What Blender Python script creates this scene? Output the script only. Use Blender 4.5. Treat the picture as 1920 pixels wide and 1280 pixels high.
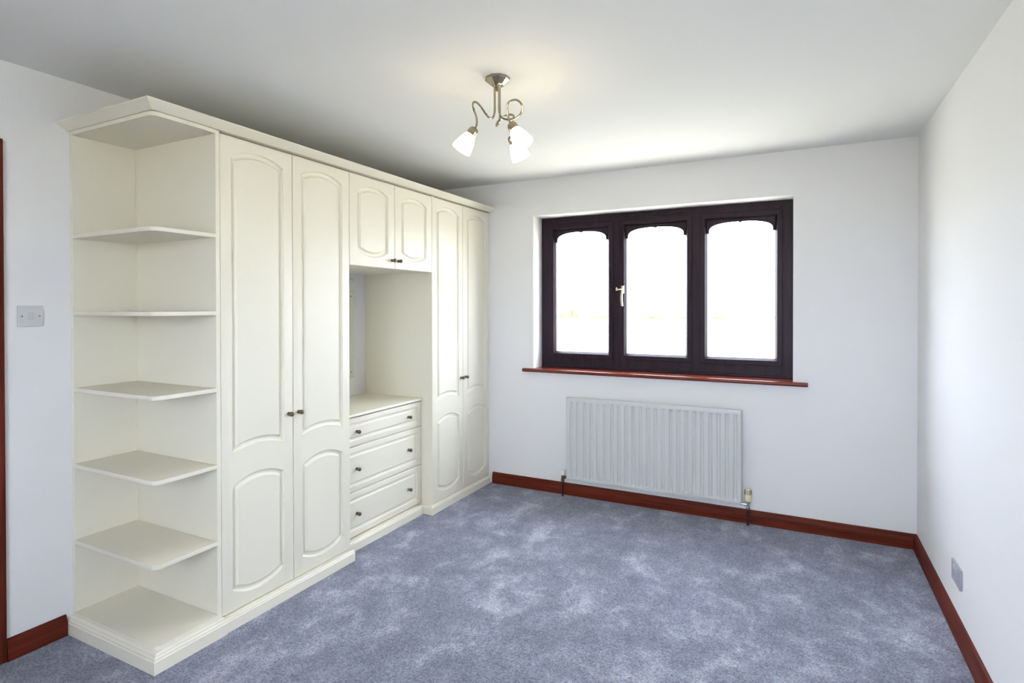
import bpy, bmesh, math, random
from mathutils import Vector, Matrix, noise

# ------------------------------------------------------------------ clean
for o in list(bpy.data.objects):
    bpy.data.objects.remove(o, do_unlink=True)
S = bpy.context.scene
COL = S.collection
random.seed(4)

# ------------------------------------------------------------------ camera
YAW, PITCH, ROLL, FPX, PPY = 0.4695, -0.0073, -0.0016, 1063.64, 583.65
cam_data = bpy.data.cameras.new('camera')
cam = bpy.data.objects.new('camera', cam_data)
COL.objects.link(cam)
cr, sr = math.cos(YAW), math.sin(YAW)
r_ = Vector((cr, sr, 0)); f_ = Vector((-sr, cr, 0)); u_ = Vector((0, 0, 1))
cp, sp = math.cos(PITCH), math.sin(PITCH)
f_, u_ = cp * f_ + sp * u_, cp * u_ - sp * f_
c2, s2 = math.cos(ROLL), math.sin(ROLL)
r_, u_ = c2 * r_ + s2 * u_, c2 * u_ - s2 * r_
M = Matrix((r_, u_, -f_)).transposed().to_4x4()
M.translation = Vector((-0.611, -4.0059, 1.4124))
cam.matrix_world = M
cam_data.sensor_width = 36.0
cam_data.sensor_fit = 'HORIZONTAL'
cam_data.lens = FPX / 1920 * 36
cam_data.shift_y = (PPY - 640) / 1920
cam_data.clip_start = 0.05
cam_data.clip_end = 2000
S.camera = cam

# ------------------------------------------------------------------ world, sun, exposure
SKY = 14.0
w = bpy.data.worlds.new('sky'); S.world = w
w.use_nodes = True
bg = w.node_tree.nodes['Background']
bg.inputs['Color'].default_value = (0.78, 0.862, 1.0, 1)
bg.inputs['Strength'].default_value = SKY
sun_d = bpy.data.lights.new('sun', 'SUN')
sun_d.energy = 40.0
sun_d.angle = math.radians(0.6)
sun_d.color = (1.0, 0.95, 0.86)
sun = bpy.data.objects.new('sun', sun_d)
sun.rotation_euler = (0, math.radians(50), 0)   # shines along the window walls, so no direct sun enters the room
sun.location = (12, 2, 12)
COL.objects.link(sun)
S.view_settings.view_transform = 'Standard'
S.view_settings.look = 'None'
S.view_settings.gamma = 1.0
S.view_settings.use_curve_mapping = False
S.view_settings.exposure = 0.58

# ------------------------------------------------------------------ materials
def mat(name, col, rough=0.5, metal=0.0, spec=0.5, emit=None, estr=0.0, coat=0.0):
    m = bpy.data.materials.new(name); m.use_nodes = True
    b = m.node_tree.nodes['Principled BSDF']
    b.inputs['Base Color'].default_value = (*col, 1)
    b.inputs['Roughness'].default_value = rough
    b.inputs['Metallic'].default_value = metal
    b.inputs['Specular IOR Level'].default_value = spec
    b.inputs['Coat Weight'].default_value = coat
    b.inputs['Coat Roughness'].default_value = 0.12
    if emit:
        b.inputs['Emission Color'].default_value = (*emit, 1)
        b.inputs['Emission Strength'].default_value = estr
    return m

def nodes(m):
    nt = m.node_tree
    return nt, nt.nodes['Principled BSDF'], (lambda t: nt.nodes.new(t)), nt.links.new

def add_noise_bump(m, scale, strength, dist=0.001, detail=3):
    nt, b, N, L = nodes(m)
    tc = N('ShaderNodeTexCoord'); n = N('ShaderNodeTexNoise'); bp = N('ShaderNodeBump')
    n.inputs['Scale'].default_value = scale; n.inputs['Detail'].default_value = detail
    bp.inputs['Strength'].default_value = strength; bp.inputs['Distance'].default_value = dist
    L(tc.outputs['Object'], n.inputs['Vector']); L(n.outputs['Fac'], bp.inputs['Height'])
    L(bp.outputs['Normal'], b.inputs['Normal'])

def add_noise_colour(m, c1, c2, scale=(3, 3, 3), detail=4, lo=0.35, hi=0.65):
    nt, b, N, L = nodes(m)
    tc = N('ShaderNodeTexCoord'); mp = N('ShaderNodeMapping'); n = N('ShaderNodeTexNoise'); r = N('ShaderNodeValToRGB')
    mp.inputs['Scale'].default_value = scale
    n.inputs['Scale'].default_value = 1.0; n.inputs['Detail'].default_value = detail
    r.color_ramp.elements[0].position = lo; r.color_ramp.elements[0].color = (*c1, 1)
    r.color_ramp.elements[1].position = hi; r.color_ramp.elements[1].color = (*c2, 1)
    L(tc.outputs['Object'], mp.inputs['Vector']); L(mp.outputs['Vector'], n.inputs['Vector'])
    L(n.outputs['Fac'], r.inputs['Fac']); L(r.outputs['Color'], b.inputs['Base Color'])

M_WALL = mat('wall_paint', (0.83, 0.825, 0.83), 0.85, spec=0.25)
add_noise_bump(M_WALL, 260, 0.12, 0.0006)
M_CEIL = mat('ceiling_paint', (0.83, 0.83, 0.82), 0.9, spec=0.2)
add_noise_bump(M_CEIL, 200, 0.10, 0.0006)
M_CREAM = mat('cream_vinyl', (0.83, 0.79, 0.665), 0.38, spec=0.4)
add_noise_bump(M_CREAM, 500, 0.03, 0.0003)
M_CREAM_IN = mat('cream_laminate', (0.82, 0.78, 0.66), 0.5, spec=0.35)
M_DARKGAP = mat('carcass_edge', (0.55, 0.50, 0.36), 0.6)
M_KNOB = mat('antique_pewter', (0.16, 0.135, 0.095), 0.28, metal=1.0)
M_NICKEL = mat('satin_nickel', (0.40, 0.36, 0.27), 0.14, metal=1.0)
M_CHROME = mat('chrome', (0.75, 0.75, 0.75), 0.1, metal=1.0)
M_RAD = mat('radiator_enamel', (0.64, 0.65, 0.65), 0.4, spec=0.4)
M_PLASTIC = mat('white_plastic', (0.80, 0.80, 0.80), 0.35)
M_PLASTICG = mat('grey_white_plastic', (0.62, 0.62, 0.64), 0.4)
M_TRV = mat('cream_plastic', (0.82, 0.74, 0.50), 0.4)
M_DARK = mat('dark_slot', (0.03, 0.03, 0.03), 0.6)
M_BRASSDK = mat('tarnished_brass', (0.20, 0.16, 0.10), 0.35, metal=0.9)
M_PIPE = mat('dark_brown_paint', (0.035, 0.012, 0.008), 0.4)
M_SOCKET = mat('grey_socket_plate', (0.36, 0.38, 0.43), 0.4)
M_SLOT = mat('grey_slot', (0.22, 0.23, 0.26), 0.6)
M_GOLD = mat('brushed_brass_silver', (0.80, 0.72, 0.55), 0.25, metal=1.0)
M_MIRROR = mat('mirror_glass', (0.80, 0.84, 0.80), 0.02, metal=1.0)
M_SCREW = mat('screw_metal', (0.28, 0.25, 0.20), 0.4, metal=1.0)
M_SHADE = mat('lit_frosted_glass', (0.9, 0.88, 0.8), 0.35, emit=(1.0, 0.82, 0.46), estr=9.0)
M_BULB = mat('lit_bulb', (0.9, 0.88, 0.8), 0.4, emit=(1.0, 0.84, 0.50), estr=14.0)

# mahogany
def wood(name, c1, c2, scale, rough=0.5, coat=0.0, spec=0.12):
    m = mat(name, c1, rough, coat=coat, spec=spec)
    add_noise_colour(m, c1, c2, scale, detail=6, lo=0.3, hi=0.7)
    return m
M_MAHX = wood('mahogany_along_x', (0.070, 0.010, 0.005), (0.17, 0.030, 0.013), (2.5, 60, 60))
M_MAHY = wood('mahogany_along_y', (0.070, 0.012, 0.006), (0.16, 0.030, 0.017), (60, 2.5, 60))
M_MAHZ = wood('mahogany_along_z', (0.070, 0.012, 0.006), (0.16, 0.030, 0.017), (60, 60, 2.5))
M_SILL = wood('mahogany_sill', (0.15, 0.028, 0.014), (0.18, 0.035, 0.018), (2.5, 60, 60), rough=0.25, coat=0.3, spec=0.2)
M_UPVC = wood('dark_woodgrain_upvc', (0.017, 0.009, 0.015), (0.032, 0.018, 0.029), (40, 40, 4), rough=0.45, spec=0.2)

# carpet
def carpet():
    m = mat('carpet', (0.25, 0.27, 0.34), 1.0, spec=0.05)
    nt, b, N, L = nodes(m)
    b.inputs['Sheen Weight'].default_value = 0.25
    b.inputs['Sheen Roughness'].default_value = 0.6
    tc = N('ShaderNodeTexCoord')
    mp = N('ShaderNodeMapping'); mp.inputs['Scale'].default_value = (2.6, 1.7, 1)
    mp.inputs['Rotation'].default_value = (0, 0, 0.35)
    n1 = N('ShaderNodeTexNoise'); n1.inputs['Scale'].default_value = 1.9; n1.inputs['Detail'].default_value = 7
    n1.inputs['Roughness'].default_value = 0.62; n1.inputs['Distortion'].default_value = 0.5
    r1 = N('ShaderNodeValToRGB')
    e = r1.color_ramp.elements
    e[0].position = 0.40; e[0].color = (0.158, 0.170, 0.230, 1)
    e[1].position = 0.64; e[1].color = (0.40, 0.415, 0.495, 1)
    e2 = r1.color_ramp.elements.new(0.515); e2.color = (0.220, 0.235, 0.312, 1)
    L(tc.outputs['Object'], mp.inputs['Vector']); L(mp.outputs['Vector'], n1.inputs['Vector'])
    n3 = N('ShaderNodeTexNoise'); n3.inputs['Scale'].default_value = 7.5; n3.inputs['Detail'].default_value = 6
    n3.inputs['Roughness'].default_value = 0.65; n3.inputs['Distortion'].default_value = 0.3
    mxf = N('ShaderNodeMix'); mxf.data_type = 'FLOAT'; mxf.inputs['Factor'].default_value = 0.42
    L(tc.outputs['Object'], n3.inputs['Vector'])
    L(n1.outputs['Fac'], mxf.inputs['A']); L(n3.outputs['Fac'], mxf.inputs['B']); L(mxf.outputs['Result'], r1.inputs['Fac'])
    n2 = N('ShaderNodeTexNoise'); n2.inputs['Scale'].default_value = 150; n2.inputs['Detail'].default_value = 3
    n2.inputs['Roughness'].default_value = 0.7
    r2 = N('ShaderNodeValToRGB')
    r2.color_ramp.elements[0].position = 0.30; r2.color_ramp.elements[0].color = (0.30, 0.30, 0.33, 1)
    r2.color_ramp.elements[1].position = 0.70; r2.color_ramp.elements[1].color = (1.78, 1.78, 1.78, 1)
    L(tc.outputs['Object'], n2.inputs['Vector']); L(n2.outputs['Fac'], r2.inputs['Fac'])
    mx = N('ShaderNodeMix'); mx.data_type = 'RGBA'; mx.blend_type = 'MULTIPLY'; mx.inputs['Factor'].default_value = 1.0
    L(r1.outputs['Color'], mx.inputs['A']); L(r2.outputs['Color'], mx.inputs['B'])
    L(mx.outputs['Result'], b.inputs['Base Color'])
    bp = N('ShaderNodeBump'); bp.inputs['Strength'].default_value = 0.8; bp.inputs['Distance'].default_value = 0.006
    L(n2.outputs['Fac'], bp.inputs['Height']); L(bp.outputs['Normal'], b.inputs['Normal'])
    return m
M_CARPET = carpet()

# clear window glass: mostly transparent with a fresnel reflection
def clear_glass():
    m = bpy.data.materials.new('window_glass'); m.use_nodes = True
    nt = m.node_tree; nt.nodes.clear()
    o = nt.nodes.new('ShaderNodeOutputMaterial'); t = nt.nodes.new('ShaderNodeBsdfTransparent')
    g = nt.nodes.new('ShaderNodeBsdfGlossy'); fr = nt.nodes.new('ShaderNodeFresnel'); mx = nt.nodes.new('ShaderNodeMixShader')
    t.inputs['Color'].default_value = (0.96, 0.96, 0.96, 1); g.inputs['Roughness'].default_value = 0.02
    fr.inputs['IOR'].default_value = 1.45
    geo = nt.nodes.new('ShaderNodeNewGeometry'); sub = nt.nodes.new('ShaderNodeMath'); sub.operation = 'SUBTRACT'; sub.use_clamp = True
    nt.links.new(fr.outputs['Fac'], sub.inputs[0]); nt.links.new(geo.outputs['Backfacing'], sub.inputs[1])   # reflect on the outer faces of the pane only
    nt.links.new(sub.outputs['Value'], mx.inputs['Fac']); nt.links.new(t.outputs['BSDF'], mx.inputs[1])
    nt.links.new(g.outputs['BSDF'], mx.inputs[2]); nt.links.new(mx.outputs['Shader'], o.inputs['Surface'])
    return m
M_GLASS = clear_glass()
M_FIELD = mat('field_grass', (0.30, 0.31, 0.20), 0.95, spec=0.1)
add_noise_colour(M_FIELD, (0.29, 0.29, 0.23), (0.40, 0.38, 0.31), (0.05, 0.05, 0.05))
M_HEDGE = mat('hedge_leaves', (0.055, 0.075, 0.025), 0.9, spec=0.1)
add_noise_colour(M_HEDGE, (0.065, 0.065, 0.03), (0.15, 0.14, 0.075), (0.8, 0.8, 0.8))

# ------------------------------------------------------------------ object helpers
def origin(o):
    v = Vector((0, 0, 0))
    while o is not None:
        v += o.location; o = o.parent
    return v

def tag(o, label=None, cat=None, group=None, kind=None):
    if label: o['label'] = label
    if cat: o['category'] = cat
    if group: o['group'] = group
    if kind: o['kind'] = kind
    return o

def thing(name, loc, label, cat, group=None, kind=None):
    o = bpy.data.objects.new(name, None); COL.objects.link(o)
    o.empty_display_size = 0.1
    o.location = loc
    return tag(o, label, cat, group, kind)

def finish(me, smooth):
    if smooth:
        for p in me.polygons: p.use_smooth = True
        me.set_sharp_from_angle(angle=math.radians(smooth if smooth is not True else 35))

def place(name, me, m, parent=None, at=(0, 0, 0)):
    """link a mesh (local coordinates) with its origin at world point 'at'"""
    if m is not None and not me.materials: me.materials.append(m)
    o = bpy.data.objects.new(name, me); COL.objects.link(o)
    o.parent = parent
    o.location = Vector(at) - origin(parent)
    return o

def build(name, bm, m, parent=None, smooth=False, at=None):
    """bm holds world coordinates"""
    bmesh.ops.recalc_face_normals(bm, faces=bm.faces[:])
    if at is None:
        if parent is not None: at = origin(parent)
        else:
            xs = [v.co.x for v in bm.verts]; ys = [v.co.y for v in bm.verts]; zs = [v.co.z for v in bm.verts]
            at = Vector(((min(xs) + max(xs)) / 2, (min(ys) + max(ys)) / 2, min(zs)))
    at = Vector(at)
    for v in bm.verts: v.co -= at
    me = bpy.data.meshes.new(name); bm.to_mesh(me); bm.free()
    finish(me, smooth)
    return place(name, me, m, parent, at)

def B(): return bmesh.new()

def box(bm, x0, x1, y0, y1, z0, z1, bev=0.0, seg=2):
    x0, x1 = min(x0, x1), max(x0, x1); y0, y1 = min(y0, y1), max(y0, y1); z0, z1 = min(z0, z1), max(z0, z1)
    vs = [bm.verts.new((x, y, z)) for x in (x0, x1) for y in (y0, y1) for z in (z0, z1)]
    fs = [(0, 1, 3, 2), (4, 6, 7, 5), (0, 4, 5, 1), (2, 3, 7, 6), (0, 2, 6, 4), (1, 5, 7, 3)]
    faces = [bm.faces.new([vs[i] for i in f]) for f in fs]
    if bev:
        es = list({e for f in faces for e in f.edges})
        bmesh.ops.bevel(bm, geom=es, offset=bev, segments=seg, affect='EDGES', profile=0.5)
    return bm

def prism(bm, pts, lo, hi, axis):
    """extrude a 2D outline between lo and hi along axis; pts are the two remaining coords in order"""
    def P(a, b, c):
        if axis == 0: return (c, a, b)
        if axis == 1: return (a, c, b)
        return (a, b, c)
    v0 = [bm.verts.new(P(a, b, lo)) for a, b in pts]; v1 = [bm.verts.new(P(a, b, hi)) for a, b in pts]
    n = len(pts)
    bm.faces.new(v0); bm.faces.new(v1[::-1])
    for i in range(n):
        j = (i + 1) % n
        bm.faces.new((v0[i], v1[i], v1[j], v0[j]))
    return bm

def lathe(bm, prof, c, ax, seg=24):
    """revolve (radius, height) about axis ax through c"""
    ax = Vector(ax).normalized(); c = Vector(c)
    t = Vector((0, 0, 1)) if abs(ax.z) < 0.9 else Vector((1, 0, 0))
    u = ax.cross(t).normalized(); v = ax.cross(u)
    rings = []
    for r, h in prof:
        if r < 1e-6: rings.append([bm.verts.new(c + ax * h)])
        else: rings.append([bm.verts.new(c + ax * h + (u * math.cos(2 * math.pi * k / seg) + v * math.sin(2 * math.pi * k / seg)) * r) for k in range(seg)])
    for a, b in zip(rings, rings[1:]):
        for k in range(seg):
            j = (k + 1) % seg
            q = [a[k % len(a)], a[j % len(a)], b[j % len(b)], b[k % len(b)]]
            q = list(dict.fromkeys(q))
            if len(q) > 2: bm.faces.new(q)
    return bm

def tube(bm, pts, rad, seg=10):
    pts = [Vector(p) for p in pts]
    prev = None; rings = []
    for i, p in enumerate(pts):
        d = (pts[min(i + 1, len(pts) - 1)] - pts[max(i - 1, 0)]).normalized()
        if prev is None:
            t = Vector((0, 0, 1)) if abs(d.z) < 0.9 else Vector((1, 0, 0))
            u = d.cross(t).normalized()
        else:
            u = (prev - d * prev.dot(d)).normalized()
        prev = u; v = d.cross(u)
        r = rad[i] if isinstance(rad, (list, tuple)) else rad
        rings.append([bm.verts.new(p + (u * math.cos(2 * math.pi * k / seg) + v * math.sin(2 * math.pi * k / seg)) * r) for k in range(seg)])
    for a, b in zip(rings, rings[1:]):
        for k in range(seg):
            j = (k + 1) % seg
            bm.faces.new((a[k], a[j], b[j], b[k]))
    bm.faces.new(rings[0][::-1]); bm.faces.new(rings[-1])
    return bm

def spline(ctrl, n=10):
    P = [Vector(c) for c in ctrl]; P = [2 * P[0] - P[1]] + P + [2 * P[-1] - P[-2]]
    out = []
    for i in range(1, len(P) - 2):
        for k in range(n):
            t = k / n
            a, b, c, d = P[i - 1], P[i], P[i + 1], P[i + 2]
            out.append(0.5 * ((2 * b) + (-a + c) * t + (2 * a - 5 * b + 4 * c - d) * t * t + (-a + 3 * b - 3 * c + d) * t ** 3))
    out.append(P[-2])
    return out

def sweep(bm, path, prof, closed_ends=True):
    """sweep a (out, z) profile along a 2D path with mitred corners; 'out' is to the right of travel"""
    n = len(path); rings = []
    for i in range(n):
        p = Vector(path[i])
        def nrm(a, b):
            d = (Vector(b) - Vector(a)).normalized(); return Vector((d.y, -d.x))
        if i == 0: m = nrm(path[0], path[1])
        elif i == n - 1: m = nrm(path[-2], path[-1])
        else:
            a = nrm(path[i - 1], path[i]); b = nrm(path[i], path[i + 1])
            m = (a + b) / (1 + a.dot(b))
        rings.append([bm.verts.new((p.x + m.x * o, p.y + m.y * o, z)) for o, z in prof])
    k = len(prof)
    for a, b in zip(rings, rings[1:]):
        for i in range(k):
            j = (i + 1) % k
            bm.faces.new((a[i], b[i], b[j], a[j]))
    if closed_ends:
        bm.faces.new(rings[0]); bm.faces.new(rings[-1][::-1])
    return bm

# ------------------------------------------------------------------ room dimensions
XL = -3.445          # left wall face
YR = -5.15           # rear wall face, behind the camera
H = 2.40
WX0, WX1, WZ0, WZ1 = -2.457, -0.649, 0.938, 2.120      # window opening
T = 0.30

bm = B(); box(bm, XL - T, T, YR - T, T, -0.25, 0.0)
floor = tag(build('floor', bm, M_CARPET, at=(0, 0, -0.25)), 'blue grey cut pile carpet with lighter brushed patches', 'carpet', kind='structure')
bm = B(); box(bm, XL - T, T, YR - T, T, H, H + 0.25)
tag(build('ceiling', bm, M_CEIL), 'plain white painted ceiling above the whole bedroom', 'ceiling', kind='structure')
bm = B(); box(bm, 0, T, YR, T, 0, H)
tag(build('wall_right', bm, M_WALL), 'plain white wall with the low double socket', 'wall', kind='structure')
VX0, VX1, VZ0, VZ1 = -1.75, -0.15, 0.94, 2.14  # opening for the added fill window behind the camera
bm = B()
box(bm, XL - T, VX0, YR - T, YR, 0, H); box(bm, VX1, T, YR - T, YR, 0, H)
box(bm, VX0, VX1, YR - T, YR, 0, VZ0); box(bm, VX0, VX1, YR - T, YR, VZ1, H)
tag(build('wall_rear', bm, M_WALL), 'plain white wall opposite the window', 'wall', kind='structure')
# window wall with an opening
bm = B()
box(bm, XL - T, WX0, 0, T, 0, H); box(bm, WX1, 0, 0, T, 0, H)
box(bm, WX0, WX1, 0, T, 0, WZ0 - 0.026); box(bm, WX0, WX1, 0, T, WZ1, H)
tag(build('wall_far', bm, M_WALL), 'white wall pierced by the dark framed window above the radiator', 'wall', kind='structure')
# left wall with a doorway
DY0, DY1, DZ = -3.76, -2.975, 2.02
bm = B()
box(bm, XL - T, XL, YR, DY0, 0, H); box(bm, XL - T, XL, DY1, 0, 0, H); box(bm, XL - T, XL, DY0, DY1, DZ, H)
box(bm, XL - T, XL - 0.2, DY0, DY1, 0, DZ)
tag(build('wall_left', bm, M_WALL), 'white wall behind the fitted wardrobes and light switch', 'wall', kind='structure')

# architrave and door leaf in the left wall
bm = B()
prof = [(0, 0.0), (0.067, 0.0), (0.067, 0.010), (0.055, 0.018), (0.012, 0.018), (0, 0.010)]
AY0, AY1, AZ = DY0 - 0.066, -2.908, 2.084
box(bm, XL, XL + 0.018, DY1 - 0.002, AY1, 0, AZ, 0.005)
box(bm, XL, XL + 0.018, AY0, DY0 + 0.002, 0, AZ, 0.005)
box(bm, XL, XL + 0.018, DY0 + 0.002, DY1 - 0.002, DZ - 0.002, AZ, 0.005)
tag(build('trim_1', bm, M_MAHZ), 'dark red mahogany door architrave beside the light switch', 'architrave', kind='structure')
door = thing('door_1', (XL - 0.06, (DY0 + DY1) / 2, 0), 'dark mahogany panelled door within the architrave', 'door', kind='structure')
bm = B(); box(bm, XL - 0.10, XL - 0.06, DY0 + 0.003, DY1 - 0.003, 0.006, DZ - 0.003, 0.002)
build('door_leaf', bm, M_MAHZ, door)
for (a, b, c, d) in ((0.1, 0.36, 0.2, 0.85), (0.42, 0.68, 0.2, 0.85), (0.1, 0.36, 1.05, 1.85), (0.42, 0.68, 1.05, 1.85)):
    bm = B(); box(bm, XL - 0.062, XL - 0.052, DY0 + a, DY0 + b, c, d, 0.006)
    build('door_panel', bm, M_MAHZ, door)
bm = B(); lathe(bm, [(0, 0), (0.025, 0), (0.025, 0.006), (0.01, 0.01), (0.01, 0.035), (0.026, 0.045), (0.026, 0.06), (0, 0.07)], (XL - 0.06, DY0 + 0.06, 1.0), (1, 0, 0))
build('door_knob', bm, M_BRASSDK, door, smooth=True)

# skirting boards
SK = [(0, 0), (0.021, 0), (0.021, 0.054), (0.019, 0.062), (0.011, 0.084), (0.008, 0.087), (0, 0.087)]
def skirting(name, path, m, label):
    bm = B(); sweep(bm, path, SK)
    tag(build(name, bm, m, smooth=25), label, 'skirting board', kind='structure')
skirting('baseboard_far', [(-2.815, 0.0), (-0.0005, 0.0)][::1], M_MAHX, 'dark mahogany skirting board under the radiator')
skirting('baseboard_right', [(0.0, -0.0215), (0.0, YR)], M_MAHY, 'dark mahogany skirting board under the double socket')
skirting('baseboard_left', [(XL, AY1 + 0.001), (XL, -2.70)], M_MAHY, 'short dark mahogany skirting board between architrave and shelves')
skirting('baseboard_rear', [(-0.022, YR), (XL, YR)], M_MAHX, 'dark mahogany skirting board opposite the window')

# ------------------------------------------------------------------ window
win = thing('window_1', ((WX0 + WX1) / 2, 0.16, WZ0), 'three light dark brown casement window with arched inserts', 'window', kind='structure')
FY = 0.160    # face of the outer frame
fx0, fx1, fz0, fz1 = WX0, WX1, WZ0, WZ1
sash = [(-2.384, -1.866), (-1.815, -1.292), (-1.238, -0.712)]
sz0, sz1 = 1.018, 2.062
def frame_box(bm, x0, x1, z0, z1, y0, y1, b=0.003): box(bm, x0, x1, y0, y1, z0, z1, b, 1)
bm = B()
frame_box(bm, fx0, sash[0][0] + .012, fz0, fz1, FY, FY + 0.065); frame_box(bm, sash[2][1] - .012, fx1, fz0, fz1, FY, FY + 0.065)
for a, b in ((sash[0], sash[1]), (sash[1], sash[2])):
    frame_box(bm, a[1] - .012, b[0] + .012, fz0 + .05, fz1 - .03, FY, FY + 0.065)
frame_box(bm, fx0 + .03, fx1 - .03, fz0, sz0 + .012, FY + 0.0004, FY + 0.065); frame_box(bm, fx0 + .03, fx1 - .03, sz1 - .012, fz1, FY + 0.0004, FY + 0.065)
# dark drip bead along the foot of the frame
frame_box(bm, fx0, fx1, fz0, fz0 + .016, FY - 0.006, FY + 0.01)
build('window_frame', bm, M_UPVC, win)
GZ0, GZ1 = 1.070, 2.016
for i, (a, b) in enumerate(sash):
    ga, gb = a + 0.048, b - 0.048
    bm = B()
    # mitred sash rails: flat face, then a bead sloping back to the glass
    def ring(ins, y): return [(a + ins, y, sz0 + ins), (b - ins, y, sz0 + ins), (b - ins, y, sz1 - ins), (a + ins, y, sz1 - ins)]
    rings = [ring(0, FY + 0.0), ring(0.0, FY - 0.010), ring(0.003, FY - 0.013), ring(0.031, FY - 0.013), ring(0.034, FY - 0.010), ring(0.036, FY - 0.006), ring(0.047, FY + 0.012), ring(0.047, FY + 0.045)]
    vr = [[bm.verts.new(p) for p in r] for r in rings]
    for p, q in zip(vr, vr[1:]):
        for k in range(4):
            j = (k + 1) % 4; bm.faces.new((p[k], p[j], q[j], q[k]))
    sh = build('sash', bm, M_UPVC, win)
    bm = B(); box(bm, a + 0.040, b - 0.040, FY + 0.022, FY + 0.044, sz0 + 0.040, sz1 - 0.040)
    build('pane', bm, M_GLASS, sh)
    # arched insert at the head of the light
    xa, xb, zt = a + 0.046, b - 0.046, sz1 - 0.045
    hw = (xb - xa) / 2; cx = (xa + xb) / 2
    foot, apex = 1.925, 2.000
    arch = []
    for k in range(29):
        t = math.pi * (1 - k / 28)
        c, s = math.cos(t), math.sin(t)
        X = math.copysign(abs(c) ** 0.80, c) * (hw - 0.012); Z = 1.940 + (apex - 1.940) * abs(s) ** 0.80
        arch.append((cx + X, Z))
    inner = [(xa + 0.012, foot)] + arch + [(xb - 0.012, foot)]
    bm = B()
    outer = [(xa, foot)] + [(xa, zt)] + [(x, zt) for x, z in arch[1:-1]] + [(xb, zt)] + [(xb, foot)]
    y0, y1 = FY + 0.005, FY + 0.0215
    vo = [[bm.verts.new((x, y, z)) for x, z in outer] for y in (y0, y1)]
    vi = [[bm.verts.new((x, y, z)) for x, z in inner] for y in (y0, y1)]
    n = len(outer)
    assert n == len(inner), (n, len(inner))
    for k in range(n - 1):
        bm.faces.new((vo[0][k], vo[0][k + 1], vi[0][k + 1], vi[0][k])); bm.faces.new((vo[1][k], vo[1][k + 1], vi[1][k + 1], vi[1][k]))
        bm.faces.new((vi[0][k], vi[0][k + 1], vi[1][k + 1], vi[1][k])); bm.faces.new((vo[0][k], vo[0][k + 1], vo[1][k + 1], vo[1][k]))
    for k in (0, n - 1): bm.faces.new((vo[0][k], vi[0][k], vi[1][k], vo[1][k]))
    ar = build('arch_insert', bm, M_UPVC, sh)
    bm = B(); tube(bm, [(x, y0, z) for x, z in inner], 0.0032, 6)
    build('arch_bead', bm, M_UPVC, ar, smooth=True)
    bm = B(); prism(bm, [(cx - 0.016, apex + 0.014), (cx + 0.016, apex + 0.014), (cx + 0.010, apex - 0.007), (cx - 0.010, apex - 0.007)], y0 - 0.006, y0 + 0.012, 1)
    build('keystone', bm, M_UPVC, ar)
    if i == 1:
        hnd = B()
        hx = a + 0.024; hy = FY - 0.013
        box(hnd, hx - 0.009, hx + 0.013, hy - 0.010, hy, 1.515, 1.572, 0.002)
        box(hnd, hx - 0.042, hx - 0.004, hy - 0.020, hy - 0.008, 1.538, 1.550, 0.002)
        box(hnd, hx - 0.047, hx - 0.036, hy - 0.020, hy - 0.002, 1.533, 1.560, 0.002)
        tube(hnd, spline([(hx + 0.006, hy - 0.012, 1.560), (hx + 0.006, hy - 0.026, 1.545), (hx + 0.004, hy - 0.034, 1.520), (hx + 0.001, hy - 0.034, 1.480), (hx + 0.004, hy - 0.032, 1.420)], 6), [0.007] * 13 + [0.008] * 12, 10)
        tag(build('handle', hnd, M_GOLD, sh, smooth=True), 'brass coloured casement handle')
bm = B(); box(bm, -1.775, -1.335, FY - 0.012, FY, 2.084, 2.100, 0.004)
build('trickle_vent', bm, M_UPVC, win)
# sill board with horns and a rounded nose
SX0, SX1, SZT, SZB = -2.536, -0.565, 0.9382, 0.912
bm = B()
def half_round(y_in, y_out, z0, z1):
    r = (z1 - z0) / 2; zc = (z0 + z1) / 2
    return [(y_in, z0)] + [(y_out + r - r * math.cos(t), zc + r * math.sin(t)) for t in [math.radians(d) for d in range(-90, 91, 15)]] + [(y_in, z1)]
prism(bm, half_round(-0.0005, -0.042, SZB, SZT), SX0, SX1, 0)
box(bm, WX0 + 0.0005, WX1 - 0.0005, -0.0005, FY + 0.05, SZB + 0.0005, SZT - 0.0003)
tag(build('window_sill', bm, M_SILL, win, smooth=30), 'glossy red mahogany window board with rounded nose')

# unseen second window, added in the rear wall to fill the room with daylight
w2 = thing('fill_window', ((VX0 + VX1) / 2, YR - 0.2, VZ0), 'single light dark brown window added opposite the arched one for fill daylight', 'window', kind='structure')
bm = B(); y0, y1 = YR - 0.225, YR - 0.16
for a, b, c, d in ((VX0, VX0 + 0.07, VZ0, VZ1), (VX1 - 0.07, VX1, VZ0, VZ1), (VX0 + 0.07, VX1 - 0.07, VZ0, VZ0 + 0.07), (VX0 + 0.07, VX1 - 0.07, VZ1 - 0.07, VZ1)):
    box(bm, a, b, y0, y1, c, d, 0.003, 1)
build('window_frame', bm, M_UPVC, w2)
for a, b in ((VX0 + 0.07, VX1 - 0.07),):
    bm = B(); box(bm, a, b, YR - 0.205, YR - 0.185, VZ0 + 0.07, VZ1 - 0.07); build('pane', bm, M_GLASS, w2)
bm = B(); box(bm, VX0 - 0.06, VX1 + 0.06, YR + 0.0005, YR + 0.04, VZ0 - 0.026, VZ0, 0.008)
build('window_sill', bm, M_SILL, w2)

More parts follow.
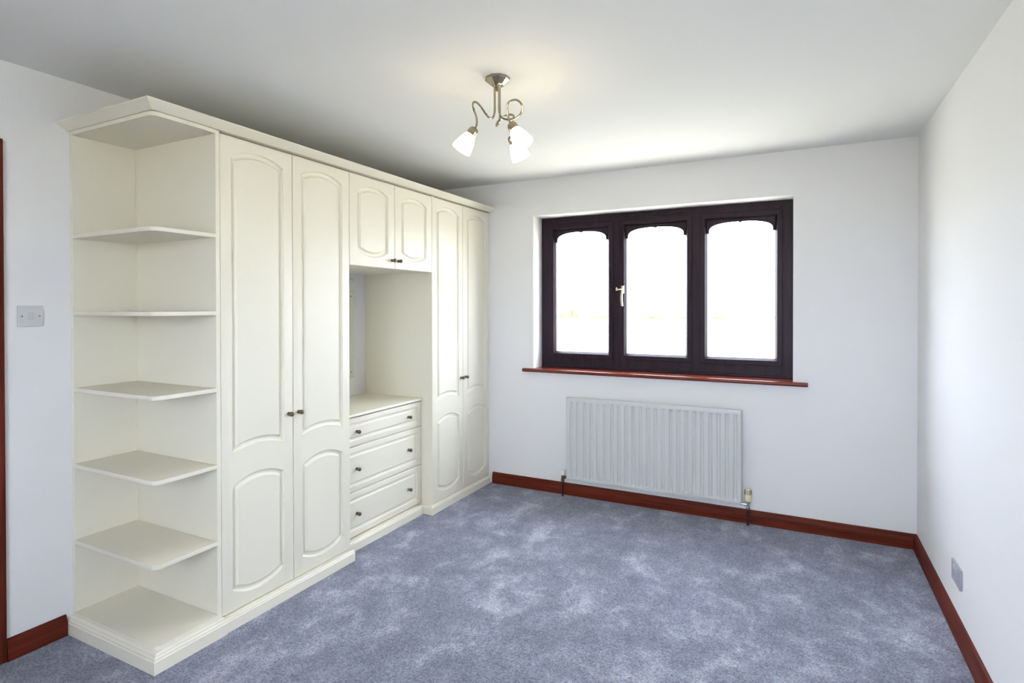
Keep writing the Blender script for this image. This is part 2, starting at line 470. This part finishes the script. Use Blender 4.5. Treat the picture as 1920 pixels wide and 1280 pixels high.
# ------------------------------------------------------------------ wardrobe door meshes
GROOVE = [(0.0, 0.0), (0.0010, -0.0038), (0.0030, -0.0060), (0.0065, -0.0078), (0.011, -0.0088), (0.016, -0.0092), (0.020, -0.0086), (0.0235, -0.0070), (0.0265, -0.0042), (0.0285, -0.0016), (0.030, -0.0006)]
def panel_front(w, h, t, panels, N=27, gs=1.0):
    """door or drawer front: face at x=0 looking +x, y 0..w, z 0..h, thickness t; panels = (y0,y1,z0,z1,sag_top,sag_bottom) bottom to top"""
    bm = B()
    V = lambda x, y, z: bm.verts.new((x, y, z))
    def top(p, s, y):
        y0, y1, z0, z1, a, b = p
        c, hc = (y0 + y1) / 2, (y1 - y0) / 2
        if abs(a) < 1e-6: return z1 - s
        R = (hc * hc + a * a) / (2 * a)
        return z1 + a - R + math.sqrt(max((R - s) ** 2 - (y - c) ** 2, 0))
    def bot(p, s, y):
        y0, y1, z0, z1, a, b = p
        c, hc = (y0 + y1) / 2, (y1 - y0) / 2
        if abs(b) < 1e-6: return z0 + s
        R = (hc * hc + b * b) / (2 * abs(b))
        if b > 0: return z0 - b + R - math.sqrt((R - s) ** 2 - (y - c) ** 2)
        return z0 + abs(b) - R + math.sqrt((R + s) ** 2 - (y - c) ** 2)
    outer = []
    for p in panels:
        rings = []
        for s, d in GROOVE:
            s *= gs; d *= 1.3 * gs
            yl, yr = p[0] + s, p[1] - s
            ys = [yl + (yr - yl) * k / (N - 1) for k in range(N)]
            rings.append(([V(d, y, bot(p, s, y)) for y in ys], [V(d, y, top(p, s, y)) for y in ys]))
        for (b0, t0), (b1, t1) in zip(rings, rings[1:]):
            for k in range(N - 1):
                bm.faces.new((b0[k], b0[k + 1], b1[k + 1], b1[k])); bm.faces.new((t1[k], t1[k + 1], t0[k + 1], t0[k]))
            bm.faces.new((b0[0], b1[0], t1[0], t0[0])); bm.faces.new((b1[-1], b0[-1], t0[-1], t1[-1]))
        bi, ti = rings[-1]
        for k in range(N - 1): bm.faces.new((bi[k], bi[k + 1], ti[k + 1], ti[k]))
        outer.append(rings[0])
    e = 0.005
    ys = [v.co.y for v in outer[0][0]]
    low = [V(0, y, e) for y in ys]; high = [V(0, y, h - e) for y in ys]
    chain = [low]
    for b0, t0 in outer: chain += [b0, t0]
    chain.append(high)
    for k in range(0, len(chain), 2):
        a, b = chain[k], chain[k + 1]
        for j in range(N - 1): bm.faces.new((a[j], a[j + 1], b[j + 1], b[j]))
    cs = [V(0, e, e), V(0, w - e, e), V(0, w - e, h - e), V(0, e, h - e)]
    bm.faces.new([cs[0]] + [c[0] for c in chain] + [cs[3]])
    bm.faces.new([cs[1]] + [c[-1] for c in chain] + [cs[2]])
    # rounded outer edge and the sides
    loop0 = [cs[0]] + low + [cs[1], cs[2]] + high[::-1] + [cs[3]]
    def scaled(ins, x):
        out = []
        for v in loop0:
            y, z = v.co.y, v.co.z
            if abs(y - e) < 1e-7: y = ins
            elif abs(y - (w - e)) < 1e-7: y = w - ins
            if abs(z - e) < 1e-7: z = ins
            elif abs(z - (h - e)) < 1e-7: z = h - ins
            out.append(V(x, y, z))
        return out
    prev = loop0
    for ins, x in ((0.0022, -0.0007), (0.0007, -0.0022), (0.0, -0.005), (0.0, -t)):
        cur = scaled(ins, x)
        for k in range(len(cur)):
            j = (k + 1) % len(cur); bm.faces.new((prev[k], prev[j], cur[j], cur[k]))
        prev = cur
    bm.faces.new(prev)
    bmesh.ops.recalc_face_normals(bm, faces=bm.faces[:])
    me = bpy.data.meshes.new('panel_front'); bm.to_mesh(me); bm.free()
    finish(me, 28)
    me.materials.append(M_CREAM)
    return me

XF = -2.8515         # face of the wardrobe doors
DT = 0.019
PIT = 0.3975         # door pitch
ZB, ZT = 0.0640, 2.1690
TALL = panel_front(PIT - 0.0035, ZT - ZB, DT, [
    (0.054, PIT - 0.0035 - 0.054, 0.155 - ZB, 0.617 - ZB, 0.040, 0.040),
    (0.054, PIT - 0.0035 - 0.054, 0.758 - ZB, 2.083 - ZB, 0.038, -0.028)])
SMALL_B = 1.651
SMALL = panel_front(PIT - 0.0035, ZT - SMALL_B, DT, [(0.060, PIT - 0.0035 - 0.060, 1.744 - SMALL_B, 2.078 - SMALL_B, 0.038, 0.038)])
bm = B()
lathe(bm, [(0, 0), (0.0085, 0), (0.0098, 0.002), (0.0098, 0.005), (0.0080, 0.0085), (0.0062, 0.011), (0.0062, 0.0125), (0.0088, 0.0150), (0.0110, 0.0185), (0.0116, 0.0225), (0.0110, 0.0265), (0.0090, 0.0300), (0.0055, 0.0325), (0, 0.0335)], (0, 0, 0), (1, 0, 0), 20)
KNOB = bpy.data.meshes.new('knob'); bmesh.ops.recalc_face_normals(bm, faces=bm.faces[:]); bm.to_mesh(bm and KNOB); bm.free(); finish(KNOB, 40); KNOB.materials.append(M_KNOB)

def hang_door(parent, me, y0, z0, knob_right, knob_z):
    d = place('door', me, None, parent, (XF, y0 + 0.00175, z0))
    ky = y0 + PIT - 0.031 if knob_right else y0 + 0.031
    k = place('knob', KNOB, None, d, (XF, ky, knob_z))
    return d

PL = lambda xo: [(-0.05, 0), (0.012, 0), (0.012, 0.046), (0.009, 0.049), (0.0085, 0.054), (0.004, 0.058), (0.0035, 0.0605), (-0.05, 0.0605)]
def side(name, parent, y0, y1, x0, x1, z0, z1, m=M_CREAM_IN):
    bm = B(); box(bm, x0, x1, y0, y1, z0, z1, 0.001, 1)
    return build(name, bm, m, parent)

def wardrobe(y0, label, plinth_path, left_panel_front):
    t = thing('fitted_wardrobe', ((XL + XF) / 2, y0 + PIT, 0), label, 'wardrobe')
    y1 = y0 + 2 * PIT
    side('side_panel', t, y0 + 0.0005, y0 + 0.0185, XL + 0.001, left_panel_front, 0.0, 2.176, M_CREAM)
    side('side_panel', t, y1 - 0.0185, y1 - 0.0005, XL + 0.001, XF - DT - 0.002, 0.0, 2.176, M_CREAM)
    side('top_panel', t, y0 + 0.019, y1 - 0.019, XL + 0.001, XF - DT - 0.002, 2.158, 2.176)
    side('bottom_panel', t, y0 + 0.019, y1 - 0.019, XL + 0.001, XF - DT - 0.002, 0.065, 0.083)
    side('back_panel', t, y0 + 0.019, y1 - 0.019, XL + 0.001, XL + 0.008, 0.0835, 2.1575)
    hang_door(t, TALL, y0, ZB, True, 0.891)
    hang_door(t, TALL, y0 + PIT, ZB, False, 0.891)
    bm = B(); sweep(bm, plinth_path, PL(0))
    build('plinth', bm, M_CREAM, t, smooth=25)
    return t
YA, YB, YC = -2.3865, -1.5915, -0.7965
wardrobe(YA, 'cream double wardrobe between the open shelves and the drawers', [(-2.834, YA + 0.0005), (-2.834, YB + 0.004)], XF - DT - 0.002)
wardrobe(YC, 'cream double wardrobe in the corner against the window wall', [(-2.965, YC - 0.020), (-2.844, YC - 0.020), (-2.844, -0.0225)], XF - 0.003)

# overhead bridging cupboard
t = thing('overhead_cupboard', ((XL + XF) / 2, YB + PIT, SMALL_B), 'small cream double cupboard bridging the recess above the drawers', 'cupboard')
bx = XF - DT - 0.002
side('bottom_panel', t, YB + 0.0005, YC - 0.0005, XL + 0.001, bx, SMALL_B + 0.001, SMALL_B + 0.019)
side('top_panel', t, YB + 0.0005, YC - 0.0005, XL + 0.001, bx, 2.158, 2.176)
side('side_panel', t, YB + 0.0005, YB + 0.0185, XL + 0.001, bx, SMALL_B + 0.0195, 2.1575)
side('side_panel', t, YC - 0.0185, YC - 0.0005, XL + 0.001, bx, SMALL_B + 0.0195, 2.1575)
hang_door(t, SMALL, YB, SMALL_B, True, 1.701)
hang_door(t, SMALL, YB + PIT, SMALL_B, False, 1.701)

# drawer chest
XD = -2.9425
t = thing('drawer_chest', ((XL + XD) / 2, YB + PIT, 0), 'cream three drawer chest below the worktop', 'chest of drawers')
dbx = XD - DT - 0.002
side('side_panel', t, YB + 0.0005, YB + 0.0185, XL + 0.001, dbx, 0.0, 0.7695)
side('side_panel', t, YC - 0.0205, YC - 0.0005, XL + 0.001, dbx, 0.0, 0.7695)
side('back_panel', t, YB + 0.019, YC - 0.021, XL + 0.001, XL + 0.01, 0.0, 0.7695)
side('bottom_panel', t, YB + 0.019, YC - 0.021, XL + 0.011, dbx, 0.045, 0.063)
wd = 2 * PIT - 0.004
for z0, z1, mt, mb, kz in ((0.066, 0.3275, 0.034, 0.036, 0.197), (0.331, 0.5935, 0.034, 0.033, 0.461), (0.597, 0.7645, 0.031, 0.033, 0.681)):
    me = panel_front(wd, z1 - z0, DT, [(0.050, wd - 0.050, mb, z1 - z0 - mt, 0, 0)], N=2, gs=0.8)
    d = place('drawer', me, None, t, (XD, YB + 0.002, z0))
    for ky in (YB + 0.150, YC - 0.150): place('knob', KNOB, None, d, (XD, ky, kz))
bm = B(); sweep(bm, [(-2.9175, YB + 0.0015), (-2.9175, YC - 0.0335)], PL(0))
build('plinth', bm, M_CREAM, t, smooth=25)
# worktop
bm = B()
pts = half_round(0, 1, 0, 1)
prism(bm, [(a, b) for a, b in [(XL + 0.001, 0.7705)] + [(-2.930 - 0.008 + 0.008 * math.cos(q), 0.7795 + 0.009 * math.sin(q)) for q in [math.radians(d) for d in range(-90, 91, 15)]] + [(XL + 0.001, 0.7885)]], YB + 0.001, YC - 0.001, 1)
tag(build('worktop', bm, M_CREAM, smooth=30), 'cream worktop over the three drawers in the recess', 'worktop')

# mirror and strip light on the recess wall
t = thing('mirror', (XL + 0.003, -1.194, 0.917), 'rectangular screw fixed mirror on the wall above the worktop', 'mirror')
bm = B(); box(bm, XL + 0.0005, XL + 0.006, -1.471, -0.917, 0.917, 1.529, 0.0015, 1)
build('mirror_glass', bm, M_MIRROR, t)
for y in (-1.441, -0.947):
    for z in (0.957, 1.491):
        bm = B(); lathe(bm, [(0, 0), (0.0055, 0), (0.0045, 0.002), (0, 0.003)], (XL + 0.006, y, z), (1, 0, 0), 12)
        build('screw', bm, M_SCREW, t, smooth=True)
t = thing('strip_light', (XL + 0.02, -1.194, 1.589), 'slim grey strip light above the mirror in the recess', 'light')
bm = B(); box(bm, XL + 0.0005, XL + 0.010, -1.465, -0.925, 1.589, 1.616, 0.002, 1); build('backplate', bm, M_PLASTICG, t)
bm = B(); box(bm, XL + 0.010, XL + 0.026, -1.445, -0.945, 1.592, 1.613, 0.005, 2); build('diffuser', bm, M_PLASTIC, t)

# open end shelves
t = thing('open_shelf_unit', (-3.14, -2.54, 0), 'cream open shelf unit with rounded shelves at the end of the wardrobes', 'shelf unit')
SY0, SY1, SXF, SXB = -2.676, -2.4075, -2.843, XL + 0.021
side('back_panel', t, SY0 + 0.004, SY1, XL + 0.001, SXB, 0.0, 2.176)
side('side_panel', t, SY1 + 0.0003, YA - 0.0015, XL + 0.001, XF + 0.004, 0.0, 2.176, M_CREAM)
def shelf_outline(xf, y0, r):
    pts = [(SXB + 0.0003, y0), ]
    for d in range(-90, 1, 15):
        q = math.radians(d); pts.append((xf - r + r * math.cos(q), y0 + r + r * math.sin(q)))
    return pts + [(xf, SY1), (SXB + 0.0003, SY1)]
for z in (0.388, 0.719, 1.050, 1.3805, 1.713):
    bm = B(); prism(bm, shelf_outline(SXF, SY0, 0.03), z, z + 0.0165, 2)
    bmesh.ops.bevel(bm, geom=[e for e in bm.edges if abs(e.verts[0].co.z - e.verts[1].co.z) < 1e-6], offset=0.0012, segments=1, affect='EDGES')
    build('shelf', bm, M_CREAM_IN, t, smooth=30)
bm = B(); prism(bm, shelf_outline(SXF, SY0, 0.03), 2.160, 2.1765, 2); build('top_panel', bm, M_CREAM_IN, t, smooth=30)
bm = B(); prism(bm, shelf_outline(SXF, SY0, 0.03), 0.073, 0.0895, 2); build('base_shelf', bm, M_CREAM_IN, t, smooth=30)
PL1 = [(-0.03, 0), (0.022, 0), (0.022, 0.048), (0.018, 0.052), (0.018, 0.057), (0.011, 0.064), (0.011, 0.068), (0.005, 0.0725), (-0.03, 0.0725)]
bm = B(); sweep(bm, [(XL + 0.0005, -2.675), (-2.838, -2.675), (-2.838, YA - 0.0003)], PL1)
build('plinth', bm, M_CREAM, t, smooth=25)

# cornice
bm = B()
CP = [(0, 2.1775), (0.004, 2.1775), (0.010, 2.181), (0.040, 2.199), (0.0455, 2.2035), (0.0455, 2.2085), (0.043, 2.2105), (0, 2.2105)]
sweep(bm, [(XL + 0.0005, -2.6765), (-2.8405, -2.6765), (-2.8405, -0.0005)], CP)
tag(build('cornice', bm, M_CREAM, smooth=20), 'cream sloping cornice running along the top of the wardrobes', 'cornice')
bm = B(); box(bm, XL + 0.001, -2.842, -2.675, -0.001, 2.1785, 2.1900)
tag(build('wardrobe_top_board', bm, M_CREAM_IN), 'cream board closing the top of the wardrobes inside the cornice', 'board')

# ------------------------------------------------------------------ ceiling light
LX, LY = -1.775, -1.845
t = thing('ceiling_light', (LX, LY, H), 'nickel ceiling light with three swirling arms and lit frosted shades', 'ceiling light')
bm = B()
prof = [(0, 2.3995), (0.052, 2.3995), (0.0545, 2.396), (0.0545, 2.391), (0.052, 2.388), (0.046, 2.383), (0.028, 2.368), (0.024, 2.366), (0, 2.366)]
lathe(bm, prof, (LX, LY, 0), (0, 0, 1), 10)
build('ceiling_plate', bm, M_NICKEL, t)
bm = B(); lathe(bm, [(0, 2.367), (0.011, 2.367), (0.011, 2.358), (0.006, 2.355), (0.009, 2.349), (0.006, 2.343), (0, 2.341)], (LX, LY, 0), (0, 0, 1), 16)
build('finial', bm, M_NICKEL, t, smooth=True)
for az, twist in ((212, -6), (322, 38), (72, -6)):
    a = math.radians(az)
    R = Vector((math.cos(a), math.sin(a), 0)); Tn = Vector((-math.sin(a), math.cos(a), 0)); Z = Vector((0, 0, 1)); C0 = Vector((LX, LY, 0))
    P = lambda r, tt, z: C0 + R * r + Tn * tt + Z * z
    zc = 2.247
    ctrl = [P(0.013, 0, 2.367), P(0.013, 0, 2.330), P(0.013, 0, 2.292), P(0.014, 0.001, zc + 0.005)]
    for d, r in ((45, 0.022), (90, 0.038), (135, 0.056), (180, 0.075), (225, 0.093), (270, 0.105), (315, 0.106), (350, 0.099)):
        q = math.radians(d); ctrl.append(P(r, 0.040 - 0.040 * math.cos(q), zc - 0.031 * math.sin(q)))
    ctrl += [P(0.092, 0.004, zc - 0.018), P(0.090, 0.010, zc - 0.044), P(0.097, 0.016, zc - 0.074)]
    arm = build('arm', tube(B(), spline(ctrl, 7), 0.0045, 10), M_NICKEL, t, smooth=True)
    a2 = a + math.radians(twist)
    tilt = math.radians(33)
    ax = Vector((math.cos(a2) * math.sin(tilt), math.sin(a2) * math.sin(tilt), -math.cos(tilt)))
    top = P(0.097, 0.016, zc - 0.068)
    bm = B(); lathe(bm, [(0, 0), (0.010, 0.0005), (0.017, 0.004), (0.021, 0.012), (0.0225, 0.022), (0.0225, 0.036), (0.019, 0.037), (0, 0.036)], top, ax, 20)
    hol = build('lamp_holder', bm, M_NICKEL, t, smooth=40)
    bm = B(); lathe(bm, [(0.0200, 0.034), (0.0245, 0.041), (0.031, 0.057), (0.0365, 0.075), (0.0405, 0.093), (0.0428, 0.108), (0.0425, 0.113), (0.0405, 0.1145), (0.0385, 0.108), (0.0345, 0.077), (0.029, 0.057), (0.0225, 0.043), (0.0180, 0.036)], top, ax, 28)
    build('lamp_shade', bm, M_SHADE, t, smooth=50)
    bm = B(); lathe(bm, [(0.011, 0.036), (0.013, 0.046), (0.020, 0.066), (0.021, 0.078), (0.015, 0.090), (0, 0.095)], top, ax, 16)
    build('bulb', bm, M_BULB, t, smooth=True)

# ------------------------------------------------------------------ radiator
RX0, RX1, RZ0, RZ1, RYF = -2.158, -0.946, 0.128, 0.744, -0.070
t = thing('radiator', ((RX0 + RX1) / 2, -0.05, RZ0), 'white ribbed panel radiator on the wall under the window', 'radiator')
bm = B()
NCH = 23; px0 = -2.119; pitch = (-0.983 + 2.119) / (NCH - 1)
xs = [(RX0, 0), (RX0 + 0.006, 0)]
for k in range(NCH):
    c = px0 + pitch * k
    xs += [(c - 0.0135, 0), (c - 0.0115, 0.12), (c - 0.0065, 0.9), (c - 0.0045, 1), (c + 0.0045, 1), (c + 0.0065, 0.9), (c + 0.0115, 0.12), (c + 0.0135, 0)]
xs += [(RX1 - 0.006, 0), (RX1, 0)]
zs = [(RZ0, 0), (RZ0 + 0.010, 0), (0.152, 0), (0.155, 0.12), (0.164, 0.9), (0.168, 1), (0.700, 1), (0.704, 0.9), (0.713, 0.12), (0.716, 0), (RZ1 - 0.008, 0), (RZ1, 0)]
DEP = 0.010
grid = []
for zi, (z, fz) in enumerate(zs):
    row = []
    for xi, (x, fx) in enumerate(xs):
        d = DEP * min(fx, fz)
        if xi in (0, len(xs) - 1) or zi in (0, len(zs) - 1): d = 0.004
        row.append(bm.verts.new((x, RYF + d, z)))
    grid.append(row)
for i in range(len(zs) - 1):
    for j in range(len(xs) - 1): bm.faces.new((grid[i][j], grid[i][j + 1], grid[i + 1][j + 1], grid[i + 1][j]))
rim = grid[0] + [r[-1] for r in grid[1:-1]] + grid[-1][::-1] + [r[0] for r in grid[-2:0:-1]]
bk = [bm.verts.new((v.co.x, RYF + 0.020, v.co.z)) for v in rim]
for k in range(len(rim)):
    j = (k + 1) % len(rim); bm.faces.new((rim[k], bk[k], bk[j], rim[j]))
bm.faces.new(bk)
build('front_panel', bm, M_RAD, t, smooth=30)
bm = B(); box(bm, RX0 - 0.0015, RX1 + 0.0015, RYF + 0.0205, RYF + 0.026, RZ0 - 0.004, RZ0 + 0.004, 0.001, 1)
build('bottom_seam', bm, M_RAD, t)
for x in (RX0 + 0.2, RX1 - 0.2):
    bm = B(); box(bm, x - 0.02, x + 0.02, RYF + 0.0205, -0.0005, RZ0 + 0.06, RZ1 - 0.08)
    build('wall_bracket', bm, M_RAD, t)
# thermostatic valve
vx, vy = -0.907, -0.058
v = build('thermostatic_valve', lathe(B(), [(0, 0.106), (0.0120, 0.106), (0.0125, 0.108), (0.0125, 0.122), (0.0105, 0.124), (0.0105, 0.146), (0.016, 0.148), (0.016, 0.158), (0, 0.158)], (vx, vy, 0), (0, 0, 1), 18), M_CHROME, t, smooth=30)
bm = B(); lathe(bm, [(0, 0), (0.008, 0), (0.008, 0.012), (0.0115, 0.013), (0.0115, 0.023), (0.007, 0.024), (0.007, 0.040), (0, 0.040)], (vx, vy, 0.135), (-1, 0, 0), 14)
build('valve_tail', bm, M_CHROME, v, smooth=30)
bm = B(); lathe(bm, [(0, 0.1585), (0.0195, 0.1585), (0.021, 0.162), (0.0215, 0.180), (0.021, 0.205), (0.019, 0.226), (0.0165, 0.236), (0.010, 0.238), (0, 0.238)], (vx, vy, 0), (0, 0, 1), 24)
hd = build('thermostat_head', bm, M_TRV, v, smooth=40); tag(hd, 'cream slotted thermostat head')
for k in range(12):
    q = 2 * math.pi * k / 12
    c = Vector((vx + 0.0196 * math.cos(q), vy + 0.0196 * math.sin(q), 0))
    bm = B(); tube(bm, [(c.x + 0.0010 * math.cos(q), c.y + 0.0010 * math.sin(q), 0.203), (c.x - 0.0018 * math.cos(q), c.y - 0.0018 * math.sin(q), 0.231)], 0.0022, 6)
    build('slot', bm, M_DARK, v)
bm = B(); lathe(bm, [(0, 0), (0.0078, 0), (0.0078, 0.104), (0, 0.104)], (vx, vy, 0.002), (0, 0, 1), 14)
pp = build('pipe', bm, M_PIPE, t, smooth=30)
# lockshield valve
vx2 = -2.191
v = build('lockshield_valve', lathe(B(), [(0, 0.108), (0.0115, 0.108), (0.0125, 0.112), (0.0125, 0.128), (0.010, 0.131), (0.010, 0.160), (0, 0.160)], (vx2, vy, 0), (0, 0, 1), 16), M_BRASSDK, t, smooth=30)
bm = B(); lathe(bm, [(0, 0), (0.008, 0), (0.008, 0.010), (0.012, 0.011), (0.012, 0.021), (0.007, 0.022), (0.007, 0.034), (0, 0.034)], (vx2, vy, 0.143), (1, 0, 0), 14)
build('valve_tail', bm, M_BRASSDK, v, smooth=30)
bm = B(); lathe(bm, [(0, 0.158), (0.0125, 0.158), (0.0135, 0.170), (0.0155, 0.193), (0.0145, 0.1955), (0, 0.196)], (vx2, vy, 0), (0, 0, 1), 16)
tag(build('valve_cap', bm, M_PLASTIC, v, smooth=40), 'white valve cap')
bm = B(); lathe(bm, [(0, 0), (0.0078, 0), (0.0078, 0.107), (0, 0.107)], (vx2, vy, 0.002), (0, 0, 1), 14)
build('pipe', bm, M_PIPE, t, smooth=30)

# ------------------------------------------------------------------ switch and socket
t = thing('light_switch', (XL, -2.818, 1.336), 'white single rocker light switch between architrave and shelves', 'light switch')
sy0, sy1, s0, s1 = -2.8615, -2.7755, 1.336, 1.422
bm = B(); box(bm, XL + 0.0003, XL + 0.009, sy0, sy1, s0, s1, 0.002, 2); build('plate', bm, M_PLASTICG, t)
bm = B(); box(bm, XL + 0.0085, XL + 0.0125, -2.828, -2.811, 1.3665, 1.3925, 0.0015, 2); build('rocker', bm, M_PLASTICG, t)
for y in (-2.848, -2.788):
    bm = B(); lathe(bm, [(0, 0), (0.0035, 0), (0.003, 0.0012), (0, 0.0014)], (XL + 0.0089, y, 1.379), (1, 0, 0), 12); build('screw', bm, M_SCREW, t, smooth=True)

t = thing('double_socket', (0, -0.964, 0.214), 'white double power socket low on the plain wall', 'socket')
bm = B(); box(bm, -0.010, -0.0003, -1.0365, -0.8905, 0.2155, 0.3015, 0.002, 2); build('plate', bm, M_SOCKET, t)
for yc in (-1.003, -0.925):
    bm = B(); box(bm, -0.0125, -0.0095, yc - 0.007 + (0.018 if yc < -0.95 else -0.018), yc + 0.007 + (0.018 if yc < -0.95 else -0.018), 0.272, 0.292, 0.001, 1); build('rocker', bm, M_PLASTICG, t)
    for dy, dz, ww, hh in ((0, 0.266, 0.005, 0.009), (-0.011, 0.243, 0.0075, 0.0045), (0.011, 0.243, 0.0075, 0.0045)):
        bm = B(); box(bm, -0.0103, -0.0098, yc + dy - ww / 2, yc + dy + ww / 2, dz - hh / 2, dz + hh / 2); build('pin_hole', bm, M_SLOT, t)

# ------------------------------------------------------------------ outside
bm = B()
GZ = -2.9
for x0, x1 in ((-600, 600),):
    vs = [bm.verts.new(p) for p in ((x0, -200, GZ), (x1, -200, GZ), (x1, 900, GZ), (x0, 900, GZ))]; bm.faces.new(vs)
tag(build('ground', bm, M_FIELD), 'sunlit pale field outside the window', 'field', kind='structure')
bm = B()
D = 205
segs = 150; prof_n = 9
rows = []
for i in range(segs + 1):
    x = -190 + 290 * i / segs
    hgt = 4.6 if x < -74 else 1.7
    hgt *= 0.8 + 0.45 * noise.noise(Vector((x * 0.12, 3.1, 0)))
    ring_ = []
    for k in range(prof_n):
        q = math.pi * k / (prof_n - 1)
        rr = 1 + 0.22 * noise.noise(Vector((x * 0.5, k * 0.9, 1.7)))
        ring_.append(bm.verts.new((x, D + (3.0 if x < -74 else 1.6) * math.cos(q) * rr, GZ + max(hgt * math.sin(q) ** 0.6 * rr, -0.05))))
    rows.append(ring_)
for a, b in zip(rows, rows[1:]):
    for k in range(prof_n - 1): bm.faces.new((a[k], b[k], b[k + 1], a[k + 1]))
tag(build('hedgerow', bm, M_HEDGE), 'distant hedgerow along the edge of the field outside', 'hedge')
